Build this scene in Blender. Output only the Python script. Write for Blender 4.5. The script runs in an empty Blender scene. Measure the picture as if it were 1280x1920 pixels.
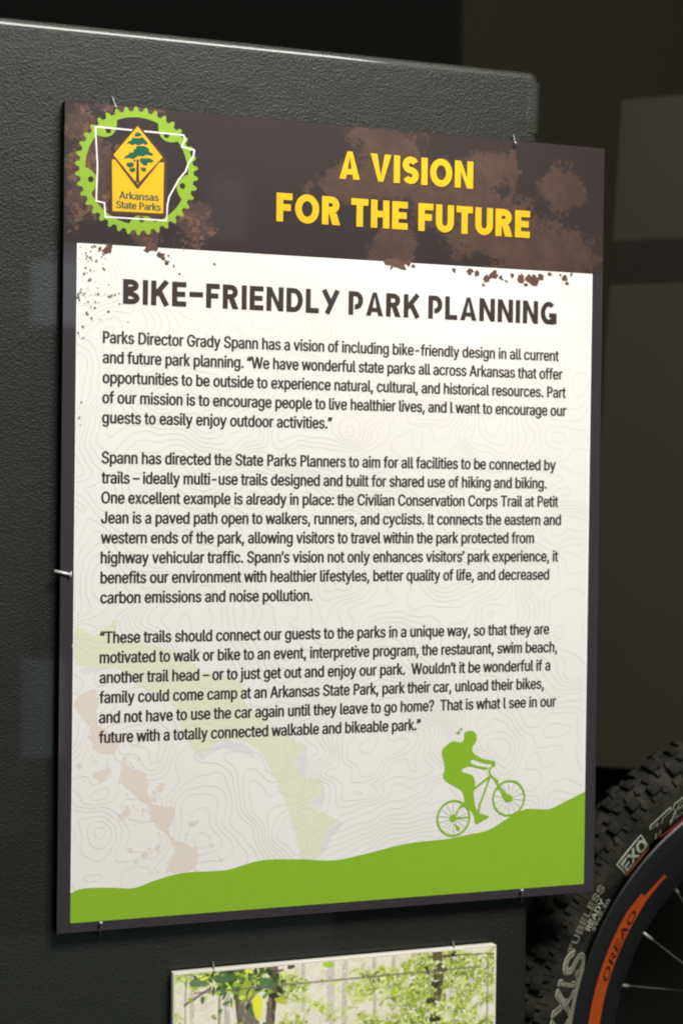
import bpy, bmesh, math, random, os
import numpy as np
from mathutils import Vector, Matrix
from mathutils.geometry import tessellate_polygon

S = bpy.context.scene
COL = S.collection
random.seed(4)
RNG = np.random.default_rng(11)

# ------------------------------------------------------------------ camera
cam = bpy.data.cameras.new('camera')
cam.sensor_fit = 'VERTICAL'; cam.sensor_height = 36.0; cam.lens = 62.26
cam.clip_start = 0.05; cam.clip_end = 60
co = bpy.data.objects.new('camera', cam); COL.objects.link(co)
right = Vector((.93506, -.35428, .01229)); up = Vector((-.00598, .01889, .99980)); back = right.cross(up)
m = Matrix.Identity(4)
for i in range(3):
    m[i][0], m[i][1], m[i][2] = right[i], up[i], back[i]
CAM = Vector((-.4003, -1.9226, 1.5844))
m.translation = CAM
co.matrix_world = m
cam.dof.use_dof = True; cam.dof.focus_distance = 2.02; cam.dof.aperture_fstop = 3.4
S.camera = co

# ------------------------------------------------------------------ world, lamps, exposure
w = bpy.data.worlds.new('World'); S.world = w; w.use_nodes = True
w.node_tree.nodes['Background'].inputs[0].default_value = (.62, .74, .78, 1)
w.node_tree.nodes['Background'].inputs[1].default_value = .085
S.view_settings.view_transform = 'Standard'; S.view_settings.look = 'None'
S.view_settings.exposure = 0; S.view_settings.gamma = 1
S.cycles.max_bounces = 6
S.cycles.filter_width = 2.0


def lamp(name, loc, target, sx, sy, watts, colour=(1, 1, 1), spread=math.pi):
    l = bpy.data.lights.new(name, 'AREA'); l.shape = 'RECTANGLE'; l.size = sx; l.size_y = sy
    l.energy = watts; l.color = colour; l.spread = spread
    o = bpy.data.objects.new(name, l); COL.objects.link(o)
    o.location = loc
    o.rotation_euler = (Vector(target) - Vector(loc)).to_track_quat('-Z', 'Y').to_euler()
    return o


lamp('front_key_light', (.9, -2.7, 4.6), (.33, 0, 1.5), 1.8, 1.2, 276, (1, .98, .945))  # unseen key lamp, placed high in front to light the poster
lamp('case_lamp', (.14, -.22, 2.50), (.18, .0, 2.10), .8, .16, .68, (1, .95, .84), math.radians(32))

# ------------------------------------------------------------------ helpers
Rm = np.array([[0.93505783, -0.01228635, -0.35428224], [0.00598044, 0.99980371, -0.01888857], [0.35444477, 0.01554314, 0.93494776]])
Cm = np.array([-400.307, 415.637, -1922.558]); FPX = 3320.5


def trace(px, py, d=0.0):
    """millimetres on the poster's plane (x right, y down from its top left corner) of a point measured in the photograph"""
    v = Rm.T @ np.array([(px - 640) / FPX, (py - 960) / FPX, 1.0])
    t = (d - Cm[2]) / v[2]
    p = Cm + t * v
    return p[0], p[1]


def space(px, py, dist):
    """a point at a distance (m) in front of the lens, world metres"""
    v = Rm.T @ np.array([(px - 640) / FPX, (py - 960) / FPX, 1.0])
    p = Cm + v * dist * 1000
    return Vector((p[0] / 1000, p[2] / 1000, 2 - p[1] / 1000))


def link(name, me, mat, parent=None, loc=None):
    o = bpy.data.objects.new(name, me); COL.objects.link(o)
    if mat is not None and len(me.materials) == 0:
        me.materials.append(mat)
    if parent: o.parent = parent
    if loc: o.location = loc
    return o


def mesh(name, verts, faces, smooth=False):
    me = bpy.data.meshes.new(name); me.from_pydata([tuple(v) for v in verts], [], faces)
    if smooth:
        me.polygons.foreach_set('use_smooth', [True] * len(me.polygons))
    me.update(); return me


def tag(o, label, cat, group=None):
    o['label'] = label; o['category'] = cat
    if group: o['group'] = group


def empty(name, loc, label, cat, group=None):
    o = bpy.data.objects.new(name, None); COL.objects.link(o); o.location = loc; o.empty_display_size = .05
    tag(o, label, cat, group); return o


def box_mesh(name, x0, x1, y0, y1, z0, z1, bevel=0, seg=3):
    bm = bmesh.new(); bmesh.ops.create_cube(bm, size=1)
    for v in bm.verts:
        v.co = Vector((x0 + (v.co.x + .5) * (x1 - x0), y0 + (v.co.y + .5) * (y1 - y0), z0 + (v.co.z + .5) * (z1 - z0)))
    if bevel:
        bmesh.ops.bevel(bm, geom=bm.edges[:], offset=bevel, segments=seg, profile=.5, affect='EDGES')
    me = bpy.data.meshes.new(name); bm.to_mesh(me); bm.free()
    if bevel: me.polygons.foreach_set('use_smooth', [True] * len(me.polygons))
    return me


def srgb(r, g, b):
    f = lambda c: (c / 255) / 12.92 if c <= 10 else (((c / 255) + .055) / 1.055) ** 2.4
    return (f(r), f(g), f(b), 1)


class G:
    """small node-graph writer"""
    def __init__(s, name, rough=.6, spec=.5):
        s.m = bpy.data.materials.new(name); s.m.use_nodes = True
        s.t = s.m.node_tree; s.b = s.t.nodes['Principled BSDF']
        s.b.inputs['Roughness'].default_value = rough; s.b.inputs['Specular IOR Level'].default_value = spec
        s.tc = None

    def val(s, sock, v):
        if isinstance(v, bpy.types.NodeSocket): s.t.links.new(v, sock)
        else: sock.default_value = v

    def math(s, op, a, b=None, c=None, clamp=False):
        n = s.t.nodes.new('ShaderNodeMath'); n.operation = op; n.use_clamp = clamp
        for i, v in enumerate((a, b, c)):
            if v is not None: s.val(n.inputs[i], v)
        return n.outputs[0]

    def coord(s):
        if s.tc is None: s.tc = s.t.nodes.new('ShaderNodeTexCoord')
        return s.tc.outputs['Object']

    def xyz(s):
        n = s.t.nodes.new('ShaderNodeSeparateXYZ'); s.t.links.new(s.coord(), n.inputs[0]); return n.outputs

    def noise(s, scale, detail=2, rough=.5, dist=0, vec=None, w=None):
        n = s.t.nodes.new('ShaderNodeTexNoise')
        if w is not None: n.noise_dimensions = '4D'; n.inputs['W'].default_value = w
        s.t.links.new(vec or s.coord(), n.inputs['Vector'])
        n.inputs['Scale'].default_value = scale; n.inputs['Detail'].default_value = detail
        n.inputs['Roughness'].default_value = rough; n.inputs['Distortion'].default_value = dist
        return n.outputs['Fac']

    def voro(s, scale, feature='F1'):
        n = s.t.nodes.new('ShaderNodeTexVoronoi'); n.feature = feature
        s.t.links.new(s.coord(), n.inputs['Vector']); n.inputs['Scale'].default_value = scale
        return n.outputs['Distance']

    def step(s, v, a, b):
        n = s.t.nodes.new('ShaderNodeMapRange'); n.interpolation_type = 'SMOOTHSTEP'
        s.val(n.inputs['Value'], v); n.inputs['From Min'].default_value = a; n.inputs['From Max'].default_value = b
        return n.outputs['Result']

    def mix(s, f, a, b):
        n = s.t.nodes.new('ShaderNodeMix'); n.data_type = 'RGBA'
        s.val(n.inputs[0], f); s.val(n.inputs[6], a); s.val(n.inputs[7], b)
        return n.outputs[2]

    def colour(s, c): s.val(s.b.inputs['Base Color'], c); return s

    def bump(s, h, strength=.3, dist=.001):
        n = s.t.nodes.new('ShaderNodeBump'); n.inputs['Strength'].default_value = strength
        n.inputs['Distance'].default_value = dist; s.val(n.inputs['Height'], h)
        s.t.links.new(n.outputs[0], s.b.inputs['Normal']); return s

    def coat(s, wt, rough=.02):
        s.b.inputs['Coat Weight'].default_value = wt; s.b.inputs['Coat Roughness'].default_value = rough
        return s


def plain(name, rgb, rough=.6, spec=.3, metal=0, coat=0, vary=.08):
    g = G(name, rough, spec); c = srgb(*rgb)
    n = g.noise(60, 3, .6)
    g.colour(g.mix(n, tuple(x * (1 - vary) for x in c[:3]) + (1,), tuple(min(1, x * (1 + vary)) for x in c[:3]) + (1,)))
    g.b.inputs['Metallic'].default_value = metal
    if coat: g.coat(coat, .03)
    return g.m


# ------------------------------------------------------------------ materials
COAT = .42


def leather():
    g = G('grey_green_leatherette', .54, .34)
    grain = g.voro(470, 'SMOOTH_F1'); n1 = g.noise(360, 3, .6); n2 = g.noise(9, 3, .6)
    h = g.math('ADD', grain, g.math('MULTIPLY', n1, .9)); h = g.math('ADD', h, g.math('MULTIPLY', n2, 3.0))
    c = g.mix(g.noise(4, 3, .6), srgb(24, 25, 20), srgb(30, 31, 25))
    c = g.mix(g.math('MULTIPLY', g.step(g.noise(210, 2, .6, w=4.0), .5, .72), .4), c, srgb(40, 41, 35))       # worn tops of the grain
    g.colour(g.mix(g.math('MULTIPLY', g.step(g.noise(7, 5, .75, 1.5, w=8.0), .60, .70), .25), c, srgb(44, 45, 39)))  # scuffs
    g.bump(h, .46, .0012); g.coat(COAT, .02)
    return g.m


def paper_colour(g, base):
    """coated paper, very slightly uneven in tone"""
    b2 = tuple(x * .94 for x in base[:3]) + (1,)
    return g.mix(g.step(g.noise(2.2, 3, .6, w=7.0), .3, .7), base, b2)


def paper(name, rgb):
    g = G(name, .38, .3); g.colour(paper_colour(g, srgb(*rgb))); g.coat(.35, .06); return g.m


PAPER = (238, 235, 229)
MUD_R = [(trace(735, 272), 62, 34), (trace(760, 330), 85, 45), (trace(655, 345), 50, 26), (trace(860, 385), 95, 45), (trace(930, 430), 90, 48),
         (trace(1050, 352), 34, 34), (trace(1010, 470), 95, 46), (trace(960, 320), 9, 40), (trace(740, 470), 42, 42), (trace(1075, 470), 32, 42),
         (trace(920, 320), 42, 30)]
MUD_L = [(trace(160, 232), 26, 34), (trace(175, 285), 30, 30), (trace(190, 330), 22, 60), (trace(285, 425), 20, 38), (trace(360, 420), 34, 32),
         (trace(140, 340), 14, 62), (trace(235, 205), 60, 8)]


def board_print():
    g = G('printed_poster_face', .4, .3)
    X, Y, Z = g.xyz()
    x = g.math('MULTIPLY', X, 1000); y = g.math('SUBTRACT', 914, g.math('MULTIPLY', Z, 1000))
    # white field
    inx = g.math('MULTIPLY', g.math('GREATER_THAN', x, 15.2), g.math('LESS_THAN', x, 652.6))
    iny = g.math('MULTIPLY', g.math('GREATER_THAN', y, 154.4), g.math('LESS_THAN', y, 903.0))
    field = g.math('MULTIPLY', inx, iny)

    def mud(blobs, seed, amp):
        best = None
        for (cx, cy), rx, ry in blobs:
            a = g.math('MULTIPLY', g.math('SUBTRACT', x, cx), 1 / rx); b = g.math('MULTIPLY', g.math('SUBTRACT', y, cy), 1 / ry)
            d = g.math('SUBTRACT', 1, g.math('SQRT', g.math('ADD', g.math('MULTIPLY', a, a), g.math('MULTIPLY', b, b))))
            best = d if best is None else g.math('SMOOTH_MAX', best, d, .12)
        big = g.noise(24, 8, .74, .5, w=seed); grit = g.noise(190, 3, .7, w=seed + 1)
        v = g.math('ADD', best, g.math('MULTIPLY', g.math('SUBTRACT', big, .52), amp))
        v = g.math('ADD', v, g.math('MULTIPLY', g.math('SUBTRACT', grit, .5), 1.3))
        return v
    base = g.mix(g.noise(3, 3, .6), srgb(46, 39, 38), srgb(52, 44, 43))
    mr = mud(MUD_R, 2.0, 2.7); ml = mud(MUD_L, 5.0, 3.8)
    fine = g.noise(120, 4, .7); mid = g.noise(30, 4, .6, w=9.0)
    brown = g.mix(g.step(mid, .35, .65), srgb(74, 57, 48), srgb(88, 66, 55))
    brown = g.mix(g.math('MULTIPLY', g.step(fine, .52, .66), .55), brown, srgb(66, 52, 48))
    c = g.mix(g.math('MULTIPLY', g.step(mr, .12, .22), .85), base, brown)
    rust = g.mix(g.step(fine, .4, .6), srgb(74, 50, 40), srgb(128, 94, 76))
    rust = g.mix(g.step(g.noise(55, 4, .7, w=2.), .46, .56), srgb(82, 62, 58), rust)
    c = g.mix(g.math('MULTIPLY', g.step(ml, .18, .30), .8), c, rust)
    topband = g.math('LESS_THAN', y, 154.4)
    c = g.mix(topband, srgb(56, 50, 54), c)
    pc = paper_colour(g, srgb(*PAPER))
    edge = g.math('MULTIPLY', field, g.math('MAXIMUM', g.math('LESS_THAN', x, 17.0), g.math('GREATER_THAN', x, 650.2)))
    pc = g.mix(g.math('MULTIPLY', edge, .7), pc, srgb(246, 244, 244))
    g.colour(g.mix(field, c, pc)); g.coat(.55, .03)
    return g.m


def emission_free_metal(name, rgb, rough):
    g = G(name, rough, .5); g.colour(srgb(*rgb)); g.b.inputs['Metallic'].default_value = 1.0; return g.m


LEATHER = leather()
FACE = board_print()
CORE = plain('black_foam_board_edge', (10, 9, 9), .8, .1)
INK = plain('dark_brown_ink', (62, 54, 56), .5, .3)
HEADINK = plain('heading_ink', (58, 46, 46), .5, .3)
YELLOW = plain('yellow_ink', (226, 174, 18), .5, .3, vary=.03)
SHADOWINK = plain('title_outline_ink', (44, 34, 30), .5, .3)
GREEN = plain('leaf_green_ink', (138, 180, 44), .42, .3, coat=.3, vary=.05)
COG = plain('lime_green_ink', (136, 170, 46), .5, .3, vary=.04)
WHITE = plain('white_ink', (232, 226, 226), .5, .3)
AMBER = plain('amber_ink', (236, 176, 12), .5, .3, vary=.03)
BROWN = plain('emblem_brown_ink', (74, 50, 34), .5, .3)
TREE = plain('pine_green_ink', (6, 84, 64), .5, .3)
PIN = plain('bright_steel', (226, 224, 220), .35, .6, metal=.35)
DARKPIN = plain('dull_steel', (150, 150, 142), .4, .6, metal=.35)

# ------------------------------------------------------------------ setting
wallm = plain('dark_olive_paint', (37, 34, 23), .85, .2, vary=.15)
blackm = plain('black_cloth', (9, 10, 8), .9, .1, vary=.2)


def quad_slab(name, pts, thick, mat, parent=None, bev=0):
    """slab whose front is the quad pts (top left, top right, bottom right, bottom left)"""
    n = (pts[1] - pts[0]).cross(pts[3] - pts[0]).normalized()
    if n.dot(CAM - pts[0]) > 0: n = -n
    v = list(pts) + [p + n * thick for p in pts]
    f = [(0, 1, 2, 3), (7, 6, 5, 4), (0, 4, 5, 1), (1, 5, 6, 2), (2, 6, 7, 3), (3, 7, 4, 0)]
    me = mesh(name, v, f)
    bm = bmesh.new(); bm.from_mesh(me); bmesh.ops.recalc_face_normals(bm, faces=bm.faces)
    if bev: bmesh.ops.bevel(bm, geom=bm.edges[:], offset=bev, segments=2, affect='EDGES')
    bm.to_mesh(me); bm.free()
    return link(name, me, mat, parent)


wall = link('back_wall', box_mesh('back_wall', -3.5, 5.5, 2.6, 2.7, -.5, 4.5), wallm); wall['kind'] = 'structure'
# dark board standing in front of the wall, left of the gap
db = quad_slab('dark_partition', [space(-700, -500, 3.7), space(866, -500, 3.9), space(866, 2600, 3.9), space(-700, 2600, 3.7)], .04, blackm)
tag(db, 'black partition in the shadow above and behind the leatherette panel', 'partition')
bb = quad_slab('shade_backdrop', [space(900, 1400, 3.35), space(1900, 1400, 3.35), space(1900, 2700, 3.35), space(900, 2700, 3.35)], .3, plain('shade_black', (24, 23, 19), .8, .1))  # added black box, its colour stands in for shade below the panel
tag(bb, 'added black cabinet in shadow behind the bicycle wheel', 'backdrop')

# grey display panel on the right
gpm = G('grey_painted_panel', .6, .3); gpm.colour(gpm.mix(gpm.noise(1.4, 3, .6), srgb(41, 39, 29), srgb(49, 47, 36))); gpm = gpm.m
GP = [space(1165, 187, 3.0), space(1560, 157, 2.86)]
bl = space(1086, 1434, 3.0)
_n = (GP[1] - GP[0]).cross(bl - GP[0]).normalized(); _d = space(1560, 1466, 1.0) - CAM
GP = GP + [CAM + _d * ((GP[0] - CAM).dot(_n) / _d.dot(_n)), bl]
gp = empty('display_panel', (GP[3] + GP[2]) / 2, 'plain grey panel with a dark band, standing beyond the poster\'s right edge', 'display panel')
gp_inv = Matrix.Translation(-gp.location)
o = quad_slab('panel', [gp_inv @ p for p in GP], .02, gpm, gp)


def on_gp(u, v, off=.004):
    a = GP[0].lerp(GP[1], u); b = GP[3].lerp(GP[2], u); n = (GP[1] - GP[0]).cross(GP[3] - GP[0]).normalized()
    if n.dot(CAM - GP[0]) < 0: n = -n
    return gp_inv @ (a.lerp(b, v) + n * off)


def strip(name, u0, u1, v0, v1, off, thick, mat, parent):
    return quad_slab(name, [on_gp(u0, v0, off), on_gp(u1, v0, off), on_gp(u1, v1, off), on_gp(u0, v1, off)], thick, mat, parent)


strip('painted_reflection', .002, .998, .212, .277, .0012, .001, plain('dark_reflection_tone', (27, 23, 17), .7, .2, vary=.25), gp)  # thin dark slab: a glass reflection put into colour and shape
sheet = empty('pinned_sheet', gp.location, 'dark grey sheet with a pale edge at the photo\'s far right, on the grey panel', 'sheet')
strip('backing', .46, .80, .60, .818, .008, .006, plain('sheet_backing', (22, 22, 16), .7, .2), sheet)
strip('printed_face', .475, .79, .604, .812, .0105, .002, plain('sheet_face', (62, 60, 48), .6, .3), sheet)

# leatherette panel: body with rounded, upholstered edge
PX0, PX1, PT, PB = -1.25, .5865, 2.0890, .55
pan = empty('leatherette_panel', (0, .035, PB), 'grey leatherette-covered panel that carries the poster and the forest print', 'display board')
bm = bmesh.new()


def outline(rad, inset):
    pts = []
    x0, x1, z0, z1 = PX0 + inset, PX1 - inset, PB + inset, PT - inset
    for cx, cz, a0 in ((x1 - rad, z1 - rad, 0), (x0 + rad, z1 - rad, 90), (x0 + rad, z0 + rad, 180), (x1 - rad, z0 + rad, 270)):
        for k in range(7):
            a = math.radians(a0 + k * 15); pts.append((cx + rad * math.cos(a), cz + rad * math.sin(a)))
    return pts


rings = []
R0 = .010
for k in range(6):
    a = k / 5 * math.pi / 2
    ins = R0 * (1 - math.sin(a)); dy = R0 * (1 - math.cos(a))
    rings.append((outline(.0125 - ins * .5, ins), .011 + dy))
rings.append((outline(.0125, 0), .045)); rings = [(outline(.005, .014), .0110)] + rings
vs = [[bm.verts.new((x, y - .03, z - PB)) for x, z in pts] for pts, y in rings]
n = len(vs[0])
for a, b in zip(vs, vs[1:]):
    for i in range(n):
        bm.faces.new((a[i], a[(i + 1) % n], b[(i + 1) % n], b[i]))
bm.faces.new(vs[0][::-1]); bm.faces.new(vs[-1])
bmesh.ops.recalc_face_normals(bm, faces=bm.faces)
me = bpy.data.meshes.new('covering'); bm.to_mesh(me); bm.free()
me.polygons.foreach_set('use_smooth', [len(p.vertices) == 4 for p in me.polygons])
link('covering', me, LEATHER, pan)
# folded-over flap of the covering at the top right corner
fl = []
zt = PT - PB
prof = [(0, -.0189), (.006, -.0198), (.013, -.0199), (.0175, -.0194), (.0185, -.0184)]
zs = [zt - .013, zt - .03, zt - .052, zt - .069, zt - .0735]
vv = []
for j, z in enumerate(zs):
    for i, (dx, y) in enumerate(prof):
        sag = .0006 * math.sin(j * 1.7 + i)
        vv.append((PX1 - .0195 + dx * (1 if j < 3 else .93) + (.002 if j > 3 and i == 0 else 0), y + sag * .4, z - (.004 * i / 4 if j > 2 else 0)))
ff = [(j * 5 + i, j * 5 + i + 1, (j + 1) * 5 + i + 1, (j + 1) * 5 + i) for j in range(4) for i in range(4)]
link('corner_fold', mesh('corner_fold', vv, ff, True), LEATHER, pan)

# ------------------------------------------------------------------ print helpers
H = .914


def flat(polys, off, org=(0, 914)):
    """thin printed shapes: list of closed outlines in millimetres -> one mesh, facing -Y"""
    V, F = [], []
    for k, poly in enumerate(polys):
        p3 = [Vector((x, y, 0)) for x, y in poly]
        b = len(V)
        V += [((x - org[0]) / 1000, -off / 1000 - k * 1e-6, (org[1] - y) / 1000) for x, y in poly]
        for t in tessellate_polygon([p3]):
            a = [b + i for i in t]
            (x0, _, z0), (x1, _, z1), (x2, _, z2) = V[a[0]], V[a[1]], V[a[2]]
            if (x1 - x0) * (z2 - z0) - (x2 - x0) * (z1 - z0) < 0: a.reverse()
            F.append(a)
    return V, F


def print_part(name, polys, off, mat, parent, org=(0, 914), step=.012):
    V, F = [], []
    for k, p in enumerate(polys):
        v, f = flat([p], off + k * step if len(polys) < 400 else off + (k % 40) * step, org)
        F += [[i + len(V) for i in t] for t in f]; V += v
    return link(name, mesh(name, V, F), mat, parent)


def stroke(pts, wd, closed=False):
    """outline of a line of constant width with mitred joins"""
    P = [np.array(p, float) for p in pts]; n = len(P); L, R = [], []
    for i in range(n):
        a = P[i - 1] if (i > 0 or closed) else None; c = P[(i + 1) % n] if (i < n - 1 or closed) else None
        d1 = (P[i] - a) / (np.linalg.norm(P[i] - a) + 1e-9) if a is not None else None
        d2 = (c - P[i]) / (np.linalg.norm(c - P[i]) + 1e-9) if c is not None else None
        if d1 is None: d1 = d2
        if d2 is None: d2 = d1
        t = d1 + d2; ln = np.linalg.norm(t)
        t = t / ln if ln > 1e-6 else d1
        nrm = np.array([-t[1], t[0]]); k = wd / 2 / max(.35, abs(np.dot(nrm, [-d1[1], d1[0]])))
        L.append(P[i] + nrm * k); R.append(P[i] - nrm * k)
    if closed:
        return [[L[i], L[(i + 1) % n], R[(i + 1) % n], R[i]] for i in range(n)]
    return [[L[i], L[i + 1], R[i + 1], R[i]] for i in range(n - 1)]


def arc(cx, cy, rx, ry, a0, a1, n=10):
    return [(cx + rx * math.cos(math.radians(a0 + (a1 - a0) * i / n)), cy + ry * math.sin(math.radians(a0 + (a1 - a0) * i / n))) for i in range(n + 1)]


def glyph(ch, s, wd, P='closed'):
    """geometric capital in a box 1 high (y up), s = stroke width; returns outlines"""
    h = s / 2; q = []
    W = wd
    V = lambda x, a=0, b=1: [[(x - h, a), (x + h, a), (x + h, b), (x - h, b)]]
    Hb = lambda y, a, b: [[(a, y - h), (b, y - h), (b, y + h), (a, y + h)]]
    if ch == 'I': q += V(h)
    elif ch == '-': q += Hb(.52, 0, W)
    elif ch == 'E': q += V(h) + Hb(1 - h, s, W) + Hb(.5, s, W * .93) + Hb(h, s, W)
    elif ch == 'F': q += V(h) + Hb(1 - h, s, W) + Hb(.5, s, W * .9)
    elif ch == 'L': q += V(h) + Hb(h, s, W)
    elif ch == 'T': q += Hb(1 - h, 0, W) + V(W / 2, 0, 1 - s)
    elif ch == 'H': q += V(h) + V(W - h) + Hb(.5, s, W - s)
    elif ch == 'N': q += V(h) + V(W - h) + [[(s * .99, 1), (s * .99, .62), (W - s * .99, 0), (W - s * .99, .38)]]
    elif ch == 'A':
        q += [[(0, 0), (s * 1.05, 0), (W / 2, .80), (W / 2 + 0, 1), (W / 2 - h * .8, 1)], [(W, 0), (W - s * 1.05, 0), (W / 2, .80), (W / 2, 1), (W / 2 + h * .8, 1)],
              [(s * .9, .17), (W - s * .9, .17), (W - s * 1.12, .17 + s * .85), (s * 1.12, .17 + s * .85)]]
    elif ch == 'V':
        q += [[(0, 1), (s * 1.05, 1), (W / 2, .2), (W / 2, 0), (W / 2 - h * .8, 0)], [(W, 1), (W - s * 1.05, 1), (W / 2, .2), (W / 2, 0), (W / 2 + h * .8, 0)]]
    elif ch == 'Y':
        q += stroke([(h * .9, 1), (W / 2, .42)], s) + stroke([(W - h * .9, 1), (W * .30, 0)], s)
    elif ch == 'O': q += stroke(arc(W / 2, .5, W / 2 - h, .5 - h + .015, 0, 345, 23), s, True)
    elif ch == 'S':
        r = .5 - h; ry = (.5 - h) / 2; cx = W / 2; rx = W / 2 - h
        q += stroke(arc(cx, 1 - h - ry, rx, ry, 25, 270, 12) + arc(cx, h + ry, rx, ry, 90, -155, 12)[1:], s)
    elif ch == 'U': q += stroke([(h, 1), (h, .36)] + arc(W / 2, .36, W / 2 - h, .36 - h, 180, 360, 10)[1:] + [(W - h, 1)], s)
    elif ch == 'D': q += V(h) + stroke([(s, 1 - h), (W * .45, 1 - h)] + arc(W * .45, .5, W * .55 - h, .5 - h, 90, -90, 10)[1:] + [(s, h)], s)
    elif ch == 'R':
        q += V(h) + stroke([(s, 1 - h), (W * .5, 1 - h)] + arc(W * .5, .70, W * .45 - h, .30 - h, 90, -90, 8)[1:] + [(s, .40 + h)], s)
        q += [[(W * .38, .42), (W * .38 + s * 1.15, .42), (W, 0), (W - s * 1.2, 0)]]
    elif ch == 'P':
        if P == 'open':
            q += V(h) + stroke([(s, 1 - h), (W * .5, 1 - h)] + arc(W * .5, .62, W * .5 - h, .38 - h, 90, -90, 8)[1:] + [(W * .42, .24 + h)], s)
        else: q += V(h) + stroke([(s, 1 - h), (W * .5, 1 - h)] + arc(W * .5, .68, W * .5 - h, .32 - h, 90, -90, 8)[1:] + [(s, .36 + h)], s)
    elif ch == 'B':
        q += V(h) + stroke([(s, 1 - h), (W * .48, 1 - h)] + arc(W * .48, .75, W * .46 - h, .25 - h, 90, -90, 8)[1:] + [(s, .5 + h)], s)
        q += stroke([(s, .5 - h * .7), (W * .5, .5 - h * .7)] + arc(W * .5, .25, W * .5 - h, .25 - h, 90, -90, 8)[1:] + [(s, h)], s)
    elif ch == 'K': q += V(h) + stroke([(s * .8, .42), (W - h * .8, 1)], s) + stroke([(s * 1.5, .60), (W - h * .8, 0)], s)
    elif ch == 'G': q += stroke(arc(W / 2, .5, W / 2 - h, .5 - h, 48, 300, 16) + [(W - s, h * 1.0), (W - h, h * .9)], s) + [[(W - s, h), (W, h * .0), (W, .5), (W - s, .5)], [(W * .52, .5 - s), (W - s, .5 - s), (W - s, .5), (W * .52, .5)]]
    return q


WID = {'I': .25, '-': .56, 'E': .58, 'F': .56, 'L': .56, 'T': .62, 'H': .68, 'N': .72, 'A': .76, 'V': .78, 'Y': .78, 'O': .86, 'S': .62, 'U': .68,
       'D': .70, 'R': .66, 'P': .64, 'B': .66, 'K': .72, 'G': .76, ' ': .30}


def title(text, x0, x1, base, cap, s, gap=.10, space_w=.30):
    adv, x = [], 0
    for i, c in enumerate(text):
        adv.append(x); x += (space_w if c == ' ' else WID[c] * (s / .25 if c == 'I' else 1) + gap)
    tot = x - gap; k = (x1 - x0) / tot; out = []
    for c, a in zip(text, adv):
        if c == ' ': continue
        for poly in glyph(c, s, WID[c] if c != 'I' else s, 'open' if c == 'P' else ''):
            out.append([(x0 + (a + px) * k, base - py * cap) for px, py in poly])
    return out


FONTDIR = bpy.utils.system_resource('DATAFILES', path='fonts')
try:
    FONTS = [bpy.data.fonts.load(os.path.join(FONTDIR, n)) for n in ('Inter.woff2', 'NotoSansHebrew-Regular.woff2')]
except Exception: FONTS = [None, None]
SECOND = set('DKPRQZMNkw4&“”’')      # characters whose outlines are taken from the second face



def inside(p, L):
    c = False; j = len(L) - 1
    for i in range(len(L)):
        if (L[i][1] > p[1]) != (L[j][1] > p[1]) and p[0] < (L[j][0] - L[i][0]) * (p[1] - L[i][1]) / (L[j][1] - L[i][1]) + L[i][0]: c = not c
        j = i
    return c


def raw_geo(body, font, shear=0.0, res=3):
    """glyph outlines of one line as arrays: verts (n x 2, em units) and faces; every stroke contour is filled by itself"""
    c = bpy.data.curves.new('line', 'FONT'); c.body = body; c.size = 50; c.shear = shear
    c.resolution_u = res; c.fill_mode = 'NONE'
    if font: c.font = font
    o = bpy.data.objects.new('line', c); COL.objects.link(o)
    dg = bpy.context.evaluated_depsgraph_get(); dg.update()
    me = bpy.data.meshes.new_from_object(o.evaluated_get(dg))
    v = np.empty(len(me.vertices) * 3, dtype=np.float32); me.vertices.foreach_get('co', v); v = v.reshape(-1, 3)[:, :2].astype(float) / 50
    nb = {}
    for e in me.edges:
        a, b = e.vertices; nb.setdefault(a, []).append(b); nb.setdefault(b, []).append(a)
    bpy.data.objects.remove(o); bpy.data.curves.remove(c); bpy.data.meshes.remove(me)
    seen, loops = set(), []
    for st in sorted(nb):
        if st in seen: continue
        lp, p, q = [st], None, st; seen.add(st)
        while True:
            nx = [k for k in nb[q] if k not in seen]
            if not nx: break
            if q == st: nx = [max(nx)] if st + 1 not in nx else [st + 1]
            q = nx[0]; seen.add(q); lp.append(q)
        P = [tuple(v[k]) for k in lp]
        P = [a for a, b in zip(P, P[1:] + P[:1]) if abs(a[0] - b[0]) + abs(a[1] - b[1]) > 1e-5]
        if len(P) < 3: continue
        A = sum(a[0] * b[1] - b[0] * a[1] for a, b in zip(P, P[1:] + P[:1])) / 2
        loops.append((P, A))
    sgn = 1 if sum(A for _, A in loops) > 0 else -1
    outer = [[P, abs(A), []] for P, A in loops if A * sgn > 0]
    for P, A in loops:
        if A * sgn > 0: continue
        m_ = P[0]; cand = [q for q in outer if q[1] > abs(A) and inside(m_, q[0])]
        if cand: min(cand, key=lambda q: q[1])[2].append(P)
    V, F = [], []
    for P, _, H_ in outer:
        rings_ = [[Vector((x, y, 0)) for x, y in q] for q in [P] + H_]
        b = len(V); V += [(p.x, p.y) for q in rings_ for p in q]
        F += [tuple(b + k for k in t) for t in tessellate_polygon(rings_)]
    return np.array(V), F


GL = {}


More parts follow.
